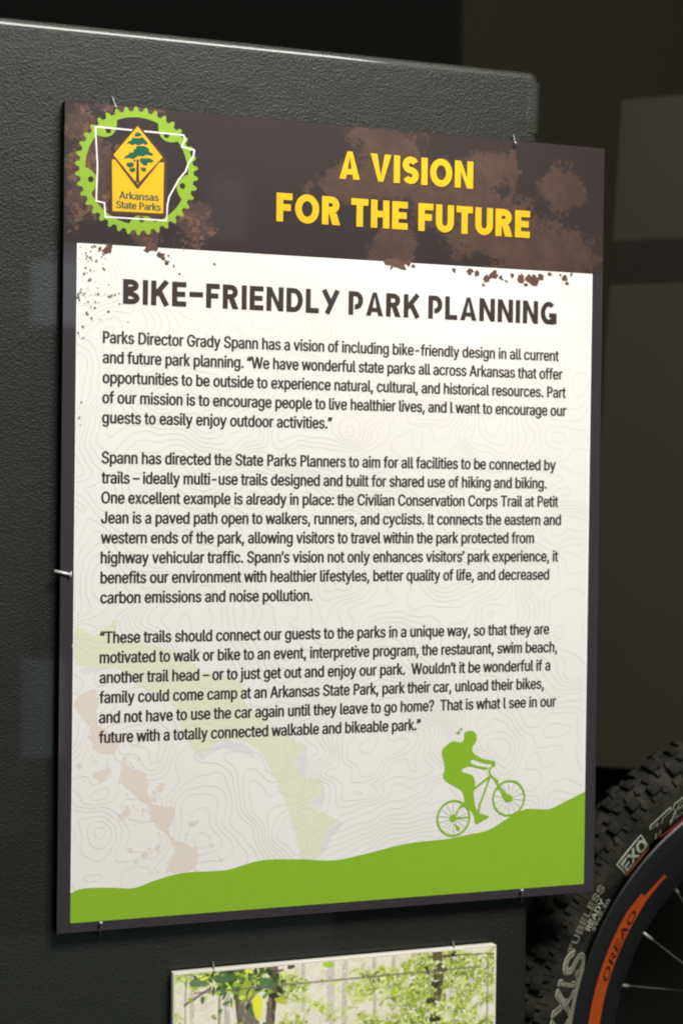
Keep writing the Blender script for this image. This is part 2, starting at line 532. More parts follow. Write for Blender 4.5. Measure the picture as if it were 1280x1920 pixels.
def text_geo(body, offset=0.0, shear=0.0, res=3):
    """one line set glyph by glyph (em units)"""
    if 'cap' not in GL:
        GL['cap'] = [raw_geo('H', f)[0][:, 1].max() for f in FONTS]
        GL['one'] = [raw_geo('H', f)[0][:, 0].max() for f in FONTS]
    x, V, F = 0.0, [], []
    for ch in body:
        ch = 'l' if ch == 'I' else ch
        k = 1 if ch in SECOND else 0; sc = GL['cap'][0] / GL['cap'][k]
        key = (ch, shear)
        if key not in GL:
            v, f = raw_geo(ch, FONTS[k], shear) if ch != ' ' else (np.zeros((0, 2)), [])
            adv = raw_geo(ch + 'H', FONTS[k])[0][:, 0].max() - GL['one'][k]
            GL[key] = (v * sc if len(v) else v, f, adv * sc)
        v, f, adv = GL[key]
        b = len(V); V += [(x + a, c_) for a, c_ in v]; F += [tuple(b + q for q in t) for t in f]
        x += adv
    return np.array(V), F


CAPH = text_geo('H')[0][:, 1].max()


def text_part(name, lines, size, off, mat, parent, bold=.012, org=(0, 914), shear=0):
    """lines: (text, x0, x1, baseline) in mm; widths fitted to what was measured"""
    V, F = [], []
    for body, x0, x1, base in lines:
        v, f = text_geo(body, 0, shear)
        lo, hi = v[:, 0].min(), v[:, 0].max()
        k = (x1 - x0) / (hi - lo)
        b = len(V)
        for q, (dx, dy) in enumerate(((-1, 0), (1, 0), (0, .45), (0, -.45), (0, 0))):      # heavier strokes: the print repeated a hair's breadth aside
            b = len(V)
            V += [((x0 + (a - lo) * k - org[0] + dx * bold) / 1000, -(off + q * .0008) / 1000, (org[1] - base + c / CAPH * size + dy * bold) / 1000) for a, c in v]
            F += [tuple(i + b for i in t) for t in f]
    return link(name, mesh(name, V, F), mat, parent)


# ------------------------------------------------------------------ the poster
ps = empty('poster', (0, 0, 2 - H), 'tall printed poster with dark brown header and yellow title about the future', 'poster')
bd = box_mesh('board', 0, .6672, 0, .014, 0, H, .0004, 1)
bd.materials.append(CORE); bd.materials.append(FACE)
for p in bd.polygons:
    p.use_smooth = False
    if p.normal.y < -.9: p.material_index = 1
link('board', bd, None, ps)

# hanging title lettering: dark edge print under yellow print
A1 = title('A VISION', 320.8, 490.5, 61.9, 32, .235)
A2 = title('FOR THE FUTURE', 244.7, 566.3, 115.9, 32.5, .235)
sh = lambda q, dx, dy: [[(x + dx, y + dy) for x, y in p] for p in q]
for A in (A1, A2):
    print_part('title_shadow', sh(A, 1.3, 1.2), .12, SHADOWINK, ps, step=.0008)
    print_part('title_text', A, .35, YELLOW, ps, step=.0008)
B1 = title('BIKE-FRIENDLY PARK PLANNING', 67.2, 604.2, 218.6, 27.5, .212, gap=.125, space_w=.26)
print_part('heading_text', B1, .3, HEADINK, ps, step=.0008)

TXT = [
 (0, 'Parks Director Grady Spann has a vision of including bike-friendly design in all current', 607.6),
 (1, 'and future park planning. \u201cWe have wonderful state parks all across Arkansas that offer', 613.0),
 (2, 'opportunities to be outside to experience natural, cultural, and historical resources. Part', 617.8),
 (3, 'of our mission is to encourage people to live healthier lives, and I want to encourage our', 618.8),
 (4, 'guests to easily enjoy outdoor activities.\u201d', 315.4),
 (6, 'Spann has directed the State Parks Planners to aim for all facilities to be connected by', 605.4),
 (7, 'trails \u2013 ideally multi-use trails designed and built for shared use of hiking and biking.', 593.4),
 (8, 'One excellent example is already in place: the Civilian Conservation Corps Trail at Petit', 609.7),
 (9, 'Jean is a paved path open to walkers, runners, and cyclists. It connects the eastern and', 613.7),
 (10, 'western ends of the park, allowing visitors to travel within the park protected from', 577.5),
 (11, 'highway vehicular traffic. Spann\u2019s vision not only enhances visitors\u2019 park experience, it', 610.7),
 (12, 'benefits our environment with healthier lifestyles, better quality of life, and decreased', 598.7),
 (13, 'carbon emissions and noise pollution.', 293.6),
 (15, '\u201cThese trails should connect our guests to the parks in a unique way, so that they are', 599.8),
 (16, 'motivated to walk or bike to an event, interpretive program, the restaurant, swim beach,', 611.0),
 (17, 'another trail head \u2013 or to just get out and enjoy our park.  Wouldn\u2019t it be wonderful if a', 601.9),
 (18, 'family could come camp at an Arkansas State Park, park their car, unload their bikes,', 593.6),
 (19, 'and not have to use the car again until they leave to go home?  That is what I see in our', 610.6),
 (20, 'future with a totally connected walkable and bikeable park.\u201d', 431.9)]
for a, b in ((0, 5), (6, 14), (15, 21)):
    text_part('paragraph_text', [(t, 45.6, x1, 262.6 + 22.12 * i) for i, t, x1 in TXT if a <= i < b], 12.9, .3, INK, ps, .60)

# hill, cyclist
T = lambda q, s=1, o=(0, 0): [trace(x / s + o[0], y / s + o[1]) for x, y in q]


def smooth(pts, n=5):
    out = []
    for i in range(len(pts) - 1):
        p0 = pts[max(i - 1, 0)]; p1 = pts[i]; p2 = pts[i + 1]; p3 = pts[min(i + 2, len(pts) - 1)]
        for k in range(n):
            t = k / n
            out.append(tuple(.5 * (2 * p1[j] + (p2[j] - p0[j]) * t + (2 * p0[j] - 5 * p1[j] + 4 * p2[j] - p3[j]) * t * t + (3 * p1[j] - p0[j] - 3 * p2[j] + p3[j]) * t ** 3) for j in (0, 1)))
    return out + [pts[-1]]


hill = T([(129, 1675), (155, 1666), (205, 1664), (250, 1665), (290, 1651), (340, 1637), (400, 1633), (430, 1630), (490, 1613), (560, 1611), (625, 1613), (680, 1602),
          (760, 1582), (836, 1573), (876, 1565), (915, 1556), (951, 1534), (985, 1517), (1027, 1517), (1058, 1503), (1094, 1484)])
hill[0] = (15.2, hill[0][1]); hill[-1] = (652.6, hill[-1][1])
hill = smooth(hill) + [(652.6, 903.0), (15.2, 903.0)]
print_part('green_hill', [hill], .22, GREEN, ps)
RO = (780, 1340); RS = 3.5556
body = smooth(T([(330, 112), (365, 105), (392, 120), (403, 150), (398, 182), (378, 205), (372, 235), (390, 262), (430, 288), (470, 300), (522, 310), (524, 340), (508, 352), (498, 330), (455, 325),
      (415, 312), (380, 300), (362, 306), (365, 322), (390, 335), (430, 345), (470, 350), (480, 364), (440, 364), (400, 354), (355, 345), (325, 352), (298, 376), (330, 388), (365, 400), (385, 420),
      (391, 470), (382, 520), (385, 560), (392, 610), (408, 640), (430, 660), (475, 672), (482, 686), (450, 702), (420, 722), (392, 730), (386, 690), (372, 655), (348, 625), (330, 600), (318, 560),
      (310, 520), (285, 495), (240, 470), (205, 450), (182, 425), (178, 395), (188, 370), (186, 325), (176, 290), (170, 240), (200, 205), (245, 175), (290, 185), (316, 165), (318, 130), (330, 112)], RS, RO), 2)[:-1]
cyc = [body]


def bar(p, wd): return stroke(T(p, RS, RO), wd)


def ring(cx, cy, r, wd, n=36):
    x, y = trace(cx / RS + RO[0], cy / RS + RO[1])
    return stroke([(x + r * math.cos(2 * math.pi * k / n), y + r * math.sin(2 * math.pi * k / n)) for k in range(n)], wd, True)


def disc(x, y, r, n=16): return [(x + r * math.cos(2 * math.pi * k / n), y + r * math.sin(2 * math.pi * k / n)) for k in range(n)]


for cx, cy in ((247, 690), (615, 556)):
    cyc += ring(cx, cy, 20.9, 2.6)
    x, y = trace(cx / RS + RO[0], cy / RS + RO[1])
    cyc.append(disc(x - .6, y, 4.6))
    for k in range(14):
        a = 2 * math.pi * k / 14 + .2
        cyc += stroke([(x, y), (x + 20 * math.cos(a), y + 20 * math.sin(a))], .35)
cyc += bar([(500, 345), (485, 372), (494, 405), (545, 445)], 2.4) + bar([(490, 410), (440, 555), (420, 600), (416, 645)], 2.6) + bar([(492, 408), (385, 492)], 2.6)
cyc += bar([(520, 425), (545, 470), (612, 556)], 3.0) + bar([(540, 440), (548, 500)], 1.8) + bar([(247, 690), (345, 682)], 1.8) + bar([(250, 685), (300, 600), (345, 560)], 1.8)
cyc += [T([(276, 628), (300, 590), (335, 595), (345, 640), (320, 612), (290, 622)], RS, RO), T([(560, 515), (580, 505), (610, 535), (640, 545), (640, 570), (600, 585), (580, 560)], RS, RO)]
cyc += [T([(262, 122), (285, 106), (296, 118), (280, 130)], RS, RO), T([(285, 92), (305, 86), (307, 104), (298, 102)], RS, RO), T([(245, 725), (290, 750), (285, 772), (268, 772), (262, 745)], RS, RO)]
print_part('green_cyclist', cyc, .30, GREEN, ps, step=.0015)

# pale map patches in the lower left
FO = (80, 1120); FS = 2.1333
GP1 = paper('pale_green_print', (226, 229, 200)); TP1 = paper('pale_tan_print', (229, 216, 202)); LP1 = paper('pale_lilac_print', (227, 223, 225))
def blob(x, y, r, n=14, rough=.5):
    p = []
    for k in range(n):
        a = 2 * math.pi * k / n; rr = r * (1 + rough * (random.random() * 1.4 - .6))
        p.append((x + rr * math.cos(a), y + rr * math.sin(a)))
    return p


def ragged(pts, amp):
    pts = smooth(list(pts) + [pts[0]], 2)[:-1]; amp *= 1.6
    for _ in range(3):
        out = []
        for i in range(len(pts)):
            a, b = pts[i], pts[(i + 1) % len(pts)]
            out += [a, ((a[0] + b[0]) / 2 + random.uniform(-amp, amp), (a[1] + b[1]) / 2 + random.uniform(-amp, amp))]
        pts = out; amp *= .5
    return pts


lil = [[(150, 290), (200, 270), (235, 275), (215, 300), (160, 305)], [(1005, 650), (1050, 590), (1060, 640), (1045, 725), (1015, 700)], [(1075, 830), (1105, 760), (1130, 790), (1110, 850), (1085, 850)],
       [(1105, 960), (1180, 900), (1200, 905), (1150, 970), (1115, 1030)], [(600, 600), (640, 632), (700, 585), (790, 575), (860, 650), (720, 600), (640, 650)]]
for p in lil: print_part('map_shading', [ragged(T(p, FS, FO), .7)], .04, LP1, ps)
grn = [(130, 130), (160, 120), (200, 150), (280, 95), (310, 100), (300, 150), (390, 180), (500, 200), (560, 230), (650, 300), (800, 330), (810, 420), (900, 480), (910, 520), (1050, 590), (1010, 650),
       (1040, 720), (1110, 720), (1115, 770), (1070, 830), (1180, 890), (1130, 940), (1110, 1035), (1030, 1040), (1000, 900), (930, 720), (870, 620), (790, 570), (700, 580), (640, 630), (590, 600), (550, 500),
       (520, 420), (380, 350), (300, 280), (130, 265)]
print_part('map_green_area', [ragged(T(grn, FS, FO), 1.6)], .08, GP1, ps)
tan = [[(140, 400), (215, 370), (220, 510), (300, 560), (290, 620), (200, 610), (190, 520), (130, 440)],
       [(315, 650), (370, 690), (415, 700), (420, 760), (440, 830), (530, 840), (520, 900), (500, 930), (545, 980), (615, 1000), (620, 1050), (590, 1090), (490, 1100), (530, 1020), (500, 950), (430, 890), (420, 830), (320, 750)],
       [(200, 710), (265, 680), (270, 700), (230, 740)], [(300, 880), (350, 840), (350, 870), (310, 890)], [(580, 900), (625, 890), (600, 920)], [(455, 755), (480, 740), (490, 770), (465, 780)], [(395, 1030), (415, 1020), (410, 1045)],
       [(700, 1035), (725, 1050), (710, 1055)], [(450, 1000), (470, 985), (466, 1015)]]
for p in tan: print_part('map_tan_area', [ragged(T(p, FS, FO), 1.3)], .10, TP1, ps)

tsp = []
for cx, cy, sx, sy, k in ((370, 720, 60, 60, 16), (470, 860, 50, 60, 16), (540, 1000, 50, 50, 16), (240, 600, 70, 60, 14), (180, 470, 40, 80, 12), (430, 1030, 40, 30, 8), (330, 880, 40, 30, 8)):
    for _ in range(k):
        x, y = T([(random.gauss(cx, sx), random.gauss(cy, sy))], FS, FO)[0]
        if x > 17: tsp.append(ragged(blob(x, y, random.choice((.6, .8, 1.1, 1.6, 2.4)), 6), .25))
print_part('map_tan_specks', tsp, .11, TP1, ps, step=.0004)['kind'] = 'stuff'


def vnoise(x, y, seed):
    r = np.random.default_rng(seed); g = r.random((64, 64))
    xi = np.floor(x).astype(int); yi = np.floor(y).astype(int); fx = x - xi; fy = y - yi
    fx = fx * fx * (3 - 2 * fx); fy = fy * fy * (3 - 2 * fy)
    A = g[yi % 64, xi % 64]; B_ = g[yi % 64, (xi + 1) % 64]; C_ = g[(yi + 1) % 64, xi % 64]; D = g[(yi + 1) % 64, (xi + 1) % 64]
    return (A * (1 - fx) + B_ * fx) * (1 - fy) + (C_ * (1 - fx) + D * fx) * fy


def fbm(x, y, seed, oct=4):
    s, a, t = 0, .5, 0
    for o_ in range(oct):
        s = s + a * vnoise(x * 2 ** o_, y * 2 ** o_, seed + o_); t += a; a *= .55
    return s / t


# topographic contour lines over the white field: level lines of a height field, drawn as thin ribbons
hx = np.arange(15.6, 652.4, 2.6); hy = np.arange(155.0, 903.0, 2.6)
HXg, HYg = np.meshgrid(hx, hy)
fld = fbm(HXg / 235 + .3, HYg / 190 + 2.1 + .25 * vnoise(HXg / 90, HYg / 90, 7), 304, 4) * 1.1 - .04 + .022 * np.abs(fbm(HXg / 24, HYg / 24, 310, 2) - .5)
hillx = np.array([p[0] for p in hill[:-2]]); hilly = np.array([p[1] for p in hill[:-2]])
CV, CF = [], []
lv = np.arange(.05, .95, .0255)
for j in range(len(hy) - 1):
    for i in range(len(hx) - 1):
        q = (fld[j, i], fld[j, i + 1], fld[j + 1, i + 1], fld[j + 1, i]); lo, hi = min(q), max(q)
        for L in lv[(lv > lo) & (lv < hi)]:
            P4 = ((hx[i], hy[j]), (hx[i + 1], hy[j]), (hx[i + 1], hy[j + 1]), (hx[i], hy[j + 1])); cr = []
            for e in range(4):
                a, b = q[e], q[(e + 1) % 4]
                if (a < L) != (b < L):
                    t = (L - a) / (b - a); cr.append((P4[e][0] + (P4[(e + 1) % 4][0] - P4[e][0]) * t, P4[e][1] + (P4[(e + 1) % 4][1] - P4[e][1]) * t))
            for k in range(0, len(cr) - 1, 2):
                (xa, ya), (xb, yb) = cr[k], cr[k + 1]
                if ya > np.interp(xa, hillx, hilly) or yb > np.interp(xb, hillx, hilly): continue
                d = math.hypot(xb - xa, yb - ya)
                if d < 1e-3: continue
                nx, ny = -(yb - ya) / d * .27, (xb - xa) / d * .27; b0 = len(CV)
                ex, ey = (xb - xa) / d * .05, (yb - ya) / d * .05
                for x, y in ((xa + nx - ex, ya + ny - ey), (xb + nx + ex, yb + ny + ey), (xb - nx + ex, yb - ny + ey), (xa - nx - ex, ya - ny - ey)):
                    CV.append((x / 1000, -(.13 + (b0 // 4 % 3) * .002) / 1000, (914 - y) / 1000))
                CF.append((b0, b0 + 1, b0 + 2, b0 + 3))
o = link('contour_lines', mesh('contour_lines', CV, CF), plain('contour_grey_ink', (214, 209, 201), .5, .3), ps); o['kind'] = 'stuff'



# mud drips and specks on the white field
MUDD = plain('dark_mud_print', (98, 70, 60), .6, .2, vary=.3); SPECK = plain('grey_speck_print', (116, 106, 104), .6, .2)
dr = []
for px, py, r in ((912, 522, 5), (925, 515, 6), (938, 520, 3), (905, 534, 2.2), (960, 516, 3), (975, 522, 6), (990, 522, 5), (1000, 527, 8), (1012, 520, 5), (985, 534, 3), (1030, 514, 3), (1058, 522, 4), (1062, 531, 2.5), (1050, 516, 2),
                  (725, 491, 5), (740, 494, 7), (752, 497, 6), (765, 494, 4), (775, 499, 2.5), (733, 502, 2), (758, 505, 1.6), (1070, 515, 2), (948, 527, 2), (893, 513, 4), (880, 509, 5), (850, 506, 3)):
    x, y = trace(px, py); dr.append(blob(x, y, r * .85)); dr.append(blob(x + random.uniform(-3, 3), y + random.uniform(-1, 3), r * .4))
dr = [[(x, max(y, 150.5)) for x, y in p] for p in dr]
for px, py, r in ((205, 468, 4), (197, 471, 4), (188, 466, 3), (178, 462, 2), (205, 462, 5), (280, 462, 6), (290, 465, 5), (275, 469, 4), (300, 478, 4.5), (306, 484, 3), (313, 493, 3), (316, 480, 1.8), (326, 498, 1.6), (337, 514, 1.7), (402, 495, 1.8), (343, 464, 2)):
    x, y = trace(px, py); dr.append(blob(x, y, r * .7)); dr.append(blob(x + random.uniform(-4, 4), y + random.uniform(-2, 4), r * .35))
print_part('mud_splash', dr, .18, MUDD, ps, step=.002)['kind'] = 'stuff'
sp = []
for cx, cy, sx, sy, k in ((182, 490, 14, 18, 26), (165, 560, 22, 12, 26), (150, 555, 6, 10, 12), (180, 580, 14, 8, 12), (210, 560, 18, 25, 12), (160, 490, 12, 30, 16), (152, 620, 5, 8, 5), (150, 770, 4, 16, 6)):
    for _ in range(k):
        x, y = trace(random.gauss(cx, sx), random.gauss(cy, sy))
        if x > 17 and y > 156: sp.append(blob(x, y, random.choice((.5, .6, .8, 1.2, 1.5)), 7))
print_part('mud_specks', sp, .16, SPECK, ps, step=.0005)['kind'] = 'stuff'

# park emblem inside a chainring
LO = (110, 160); LS = 4.2667
cxm, cym = trace(257.5, 320.5)
Rt, Rr = 71.0, 65.8
NT = 38
tabs = [math.radians(a) for a in (-128, -52, 166, 14, 84)]
outer, inner = [], []
for k in range(NT * 8):
    a = 2 * math.pi * k / (NT * 8); ph = k % 8
    outer.append((cxm + (Rt if ph in (2, 3) else (Rt - 1.6 if ph in (1, 4) else Rr)) * math.cos(a) * .985, cym + (Rt if ph in (2, 3) else (Rt - 1.6 if ph in (1, 4) else Rr)) * math.sin(a)))
    d = min(abs(math.atan2(math.sin(a - t), math.cos(a - t))) for t in tabs)
    ri = 59.2 - 11.5 * max(0, 1 - (d / .24) ** 2) ** .6
    inner.append((cxm + ri * math.cos(a) * .985, cym + ri * math.sin(a)))
V, F = [], []
for (a, b), (c, d) in zip(outer, inner):
    V += [(a / 1000, -.00022, (914 - b) / 1000), (c / 1000, -.00022, (914 - d) / 1000)]
n = len(outer)
F = [(2 * i, 2 * i + 1, (2 * i + 3) % (2 * n), (2 * i + 2) % (2 * n)) for i in range(n)]
em = link('chainring_emblem', mesh('chainring_emblem', V, F), COG, ps)
for t in tabs: print_part('bolt_hole', [disc(cxm + 53.5 * math.cos(t), cym + 53.5 * math.sin(t), 3.3)], .26, SHADOWINK, em)
LL = lambda q: T(q, LS, LO)
ark = LL([(295, 330), (1000, 398), (1012, 430), (985, 490), (1085, 518), (1078, 570), (1040, 620), (1015, 690), (962, 750), (930, 810), (885, 890), (872, 950), (862, 1082), (375, 1052), (368, 940), (302, 925), (312, 640)])
print_part('state_outline', stroke(ark, 1.7, True), .30, WHITE, em, step=.0008)
print_part('badge_edge', [LL([(632, 305), (845, 560), (868, 585), (862, 1052), (415, 1035), (408, 590), (425, 555)])], .34, BROWN, em)
print_part('badge_panel', [LL([(428, 592), (455, 598), (632, 835), (808, 618), (842, 616), (836, 1025), (432, 1005)])], .38, AMBER, em)
print_part('badge_diamond', [LL([(632, 328), (832, 576), (632, 790), (440, 556)])], .40, AMBER, em)
tree = [LL([(632, 372), (668, 392), (652, 410), (606, 412), (610, 388)]), LL([(590, 418), (640, 424), (672, 414), (716, 462), (700, 480), (676, 468), (640, 482), (612, 470), (588, 482), (566, 466), (545, 474), (560, 448), (582, 440)]),
        LL([(618, 486), (690, 484), (728, 512), (722, 526), (764, 556), (742, 566), (700, 556), (676, 572), (640, 566), (600, 592), (560, 582), (516, 590), (540, 560), (560, 556), (562, 540), (600, 534), (598, 512), (620, 508)]),
        LL([(652, 580), (700, 586), (724, 580), (768, 606), (738, 622), (716, 618), (704, 646), (680, 640), (664, 628), (650, 610)]),
        LL([(540, 622), (592, 616), (606, 634), (598, 650), (572, 662), (548, 650)]), LL([(560, 668), (612, 656), (612, 690), (580, 698)]), LL([(652, 656), (702, 660), (698, 692), (668, 690)]), LL([(600, 596), (618, 592), (616, 612), (598, 612)])]
print_part('pine_tree', tree, .44, TREE, em, step=.002)
print_part('tree_trunk', [LL([(624, 590), (642, 590), (646, 780), (618, 780)])], .47, BROWN, em)
x0, y0 = LL([(488, 900)])[0]; x1, _ = LL([(798, 915)])[0]; x2, y2 = LL([(462, 968)])[0]; x3, _ = LL([(815, 985)])[0]
text_part('badge_text', [('Arkansas', x0, x1, y0 + .9), ('State Parks', x2, x3, y2 + 1.9)], 8.0, .44, TREE, em, .5)


# ------------------------------------------------------------------ forest print below
FX0, FX1, FY0, FHT = 133.6, 535.0, 969.0, 286.0
fp = empty('forest_print', (FX0 / 1000, 0, 2 - (FY0 + FHT) / 1000), 'bright photo print of green leaves and pale trunks pinned below the poster', 'photo print')
FW = FX1 - FX0
link('backing', box_mesh('backing', 0, FW / 1000, .0003, .012, 0, FHT / 1000, .0003, 1), plain('white_foam_board', (225, 222, 210), .7, .2), fp)
NX, NZ = 400, 286
gx, gz = np.meshgrid((np.arange(NX) + .5) / NX * FW, (np.arange(NZ) + .5) / NZ * FHT)   # mm from the left, mm down from the top


lin = lambda c: np.array(srgb(*c)[:3])
img = np.ones((NZ, NX, 3)) * lin((238, 229, 208))


def lay(mask, colour):
    global img
    mk = np.clip(mask, 0, 1)[..., None]; img = img * (1 - mk) + lin(colour) * mk


ss = lambda v, a, b: np.clip((v - a) / (b - a), 0, 1) ** 2 * (3 - 2 * np.clip((v - a) / (b - a), 0, 1))
lay(.5 * ss(fbm(gx / 30, gz / 22, 1), .45, .7), (226, 232, 190))
for cx, wd, col, lean in ((62, 5, (176, 172, 160), .02), (155, 3, (196, 190, 176), 0), (188, 9, (206, 200, 190), .01), (206, 5, (192, 190, 178), 0), (243, 3, (186, 184, 160), .02), (268, 3, (190, 180, 150), -.03), (300, 4, (200, 196, 184), 0), (342, 4, (196, 186, 170), .02), (22, 4, (200, 190, 170), 0)):
    lay(.8 * (1 - ss(np.abs(gx - cx - lean * gz), wd * .5, wd * .5 + 1.5)), col)
# far foliage, denser lower down and to the right
dens = .055 + .12 * ss(gz, 0, 70) + .05 * ss(gx, 150, 300) - .16 * (1 - ss(gx, 60, 170)) * ss(gz, 14, 40)
clump = fbm(gx / 34, gz / 26, 5, 5) + dens
lay(.75 * ss(clump, .50, .60) * ss(fbm(gx / 4.5, gz / 4.0, 61, 3), .30, .55), (206, 216, 120))
lay(.85 * ss(clump, .54, .62) * ss(fbm(gx / 3.6, gz / 3.2, 63, 3), .40, .58), (176, 196, 52))
lay(.80 * ss(clump, .58, .68) * ss(fbm(gx / 3.0, gz / 2.8, 65, 3), .50, .62), (134, 158, 34))
lay(.75 * ss(clump, .60, .72) * ss(fbm(gx / 2.6, gz / 2.4, 67, 3), .60, .70), (72, 86, 24))
lay(.8 * ss(fbm(gx / 5, gz / 5, 31, 4), .66, .72), (244, 238, 214))
# large grey trunk at the left and dark trunks
c0 = 88 - 22 * np.exp(-gz / 22)
lay(1 - ss(np.abs(gx - c0 - 2), 13 - gz * .02, 16 - gz * .02), (120, 112, 96))
lay(.7 * (1 - ss(np.abs(gx - c0 + 8 + 3 * vnoise(gz / 9, gz * 0, 3)), 1, 4)) * ss(fbm(gx / 3, gz / 18, 41), .4, .6), (62, 56, 42))
lay(.6 * ss(fbm(gx / 2.5, gz / 16, 43), .55, .65) * (1 - ss(np.abs(gx - c0 - 4), 8, 14)), (190, 182, 164))
lay(.9 * (1 - ss(np.abs(gx - 118 - 1.5 * np.sin(gz / 14) - gz * -.02), 4.6, 6.5)), (94, 74, 52)); lay(.8 * (1 - ss(np.abs(gx - 120 - gz * -.02), 1, 3)) * ss(fbm(gx / 3, gz / 9, 45), .4, .6), (52, 38, 24))
lay(.92 * (1 - ss(np.abs(gx - 323 - 3 * np.sin(gz / 20)), 3.4 + 2.4 * vnoise(gz / 8, gz * 0, 8), 7)) * ss(fbm(gx / 8, gz / 8, 47), .34, .48), (82, 70, 34))
lay(.9 * (1 - ss(np.abs(gx - 54), 1.2, 2.4)), (150, 152, 120))
# boughs and leaves
def leaf(cx, cy, ln, wd, ang, col, al=1.0):
    dx, dy = gx - cx, gz - cy; c, s = math.cos(ang), math.sin(ang)
    u = dx * c + dy * s; v = -dx * s + dy * c
    half = wd * np.sqrt(np.clip(1 - (u / ln) ** 2, 0, 1)) * (1 - .35 * u / ln)
    tone = 1 + .22 * math.sin(cx * 3.1 + cy * 1.7); mk_ = al * (np.abs(u) < ln) * (1 - ss(np.abs(v) - half, -.9, .6))
    lay(mk_, tuple(min(255, c_ * tone) for c_ in col))


lay(.85 * (1 - ss(np.abs(gz - 13 - gx * -.045 - 5 * np.exp(-((gx - 110) / 30) ** 2) * 0), .8, 2.0)) * (gx > 60) * (gx < 130), (74, 62, 38))
lay(.8 * (1 - ss(np.abs(gz - 36 + (gx - 15) * .55), 1.2, 2.6)) * (gx > 12) * (gx < 44), (84, 70, 44))
R2 = np.random.default_rng(77)
for _ in range(210):
    cx, cy = R2.normal(78, 26), R2.gamma(2.0, 9)
    if cx < 6 or cx > 140: continue
    leaf(cx, cy, R2.uniform(2.4, 6.5), R2.uniform(1.3, 3), R2.uniform(-1.2, 1.9), [(120, 150, 44), (152, 180, 58), (70, 108, 46), (196, 208, 70), (44, 62, 28), (58, 90, 40)][R2.integers(6)], .9)
for cx, cy, l, ww, a, c in ((113, 22, 12, 6, .3, (104, 150, 84)), (100, 48, 15, 6, 1.5, (196, 208, 40)), (84, 24, 10, 5, 2.2, (176, 196, 44)), (60, 12, 13, 4, .1, (92, 130, 80)), (30, 14, 12, 4, .1, (110, 146, 90)), (128, 42, 9, 4, .6, (196, 204, 60)), (186, 5, 8, 4, .3, (150, 176, 50)), (140, 4, 5, 3, 0, (60, 48, 30)), (126, 30, 6, 3, 1, (46, 36, 22)), (120, 36, 7, 3, .2, (40, 34, 18)),
                          (322, 40, 5, 6, 1.4, (70, 56, 22)), (330, 22, 8, 5, .5, (96, 84, 36)), (312, 24, 7, 2, 1.1, (46, 38, 16)), (340, 8, 12, 2, 0, (120, 108, 60)), (316, 60, 6, 4, .2, (60, 50, 22)), (322, 82, 8, 4, .1, (40, 38, 22))):
    leaf(cx, cy, l, ww, a, c, .95)
for _ in range(1100):
    cx = R2.uniform(140, FW - 4); cy = R2.uniform(2, 280)
    if clump[min(NZ - 1, int(cy / FHT * NZ)), min(NX - 1, int(cx / FW * NX))] < .56 - .04 * R2.random(): continue
    leaf(cx, cy, R2.uniform(1.2, 4.2), R2.uniform(.8, 2.2), R2.uniform(-1.5, 1.5), [(176, 198, 62), (198, 212, 90), (150, 176, 40), (212, 218, 150), (120, 140, 44), (234, 230, 200)][R2.integers(6)], .75)
lay(.75 * (1 - ss(np.abs(gz - (24.5 - .018 * gx * 0)), .7, 1.5)) * (gx > 24) * (gx < FW - 22), (108, 98, 88))
lay(.8 * (1 - ss(np.abs(gz - (9 + 1.4 * np.sin(gx / 30))), .5, 1.2)) * (gx > 310), (88, 84, 62))
lay(.6 * (1 - ss(np.abs(gx - (FW - 11)), .8, 2.0)) * (gz > 8), (120, 116, 96)); lay(.5 * (1 - ss(np.abs(gx - 14), .6, 1.4)) * (gz > 12), (110, 104, 86))
lay(1.0 * (gx > FW - 3.2) * (gz > 3), (222, 224, 190)); lay(1.0 * (gz < 2.4), (226, 216, 200)); lay(.8 * (gx < 2.2), (214, 216, 176))
def soften(a, k):
    for ax in (0, 1):
        p_ = np.concatenate([np.repeat(a.take([0], ax), k, ax), a, np.repeat(a.take([-1], ax), k, ax)], ax)
        a = sum(np.roll(p_, -q, ax) for q in range(2 * k + 1)).take(range(a.shape[ax]), ax) / (2 * k + 1)
    return a


img = img * (1 + .34 * (fbm(gx / 3.2, gz / 3.2, 91, 3) - .5) + .24 * (fbm(gx / 14, gz / 14, 95, 3) - .5))[..., None]
img = np.clip(img * 1.1 + .015, 0, .93)
vx = np.linspace(0, FW / 1000, NX + 1); vz = np.linspace(FHT / 1000, 0, NZ + 1)
VX, VZ = np.meshgrid(vx, vz)
verts = np.stack([VX.ravel(), np.zeros(VX.size), VZ.ravel()], 1)
ii, jj = np.meshgrid(np.arange(NX), np.arange(NZ)); a = (jj * (NX + 1) + ii).ravel()
quads = np.stack([a, a + NX + 1, a + NX + 2, a + 1], 1)
me = bpy.data.meshes.new('printed_picture')
me.vertices.add(len(verts)); me.vertices.foreach_set('co', verts.ravel())
me.loops.add(quads.size); me.loops.foreach_set('vertex_index', quads.ravel().astype(np.int32))
me.polygons.add(len(quads)); me.polygons.foreach_set('loop_start', np.arange(0, quads.size, 4, dtype=np.int32))
me.update(calc_edges=True)
at = me.color_attributes.new('print', 'FLOAT_COLOR', 'CORNER')
at.data.foreach_set('color', np.repeat(np.concatenate([img, np.ones((NZ, NX, 1))], 2).reshape(-1, 4), 4, axis=0).astype(np.float32).ravel())
g = G('glossy_photo_print', .35, .4)
an = g.t.nodes.new('ShaderNodeAttribute'); an.attribute_name = 'print'; g.colour(an.outputs['Color']); g.coat(.3, .05)
link('printed_picture', me, g.m, fp)

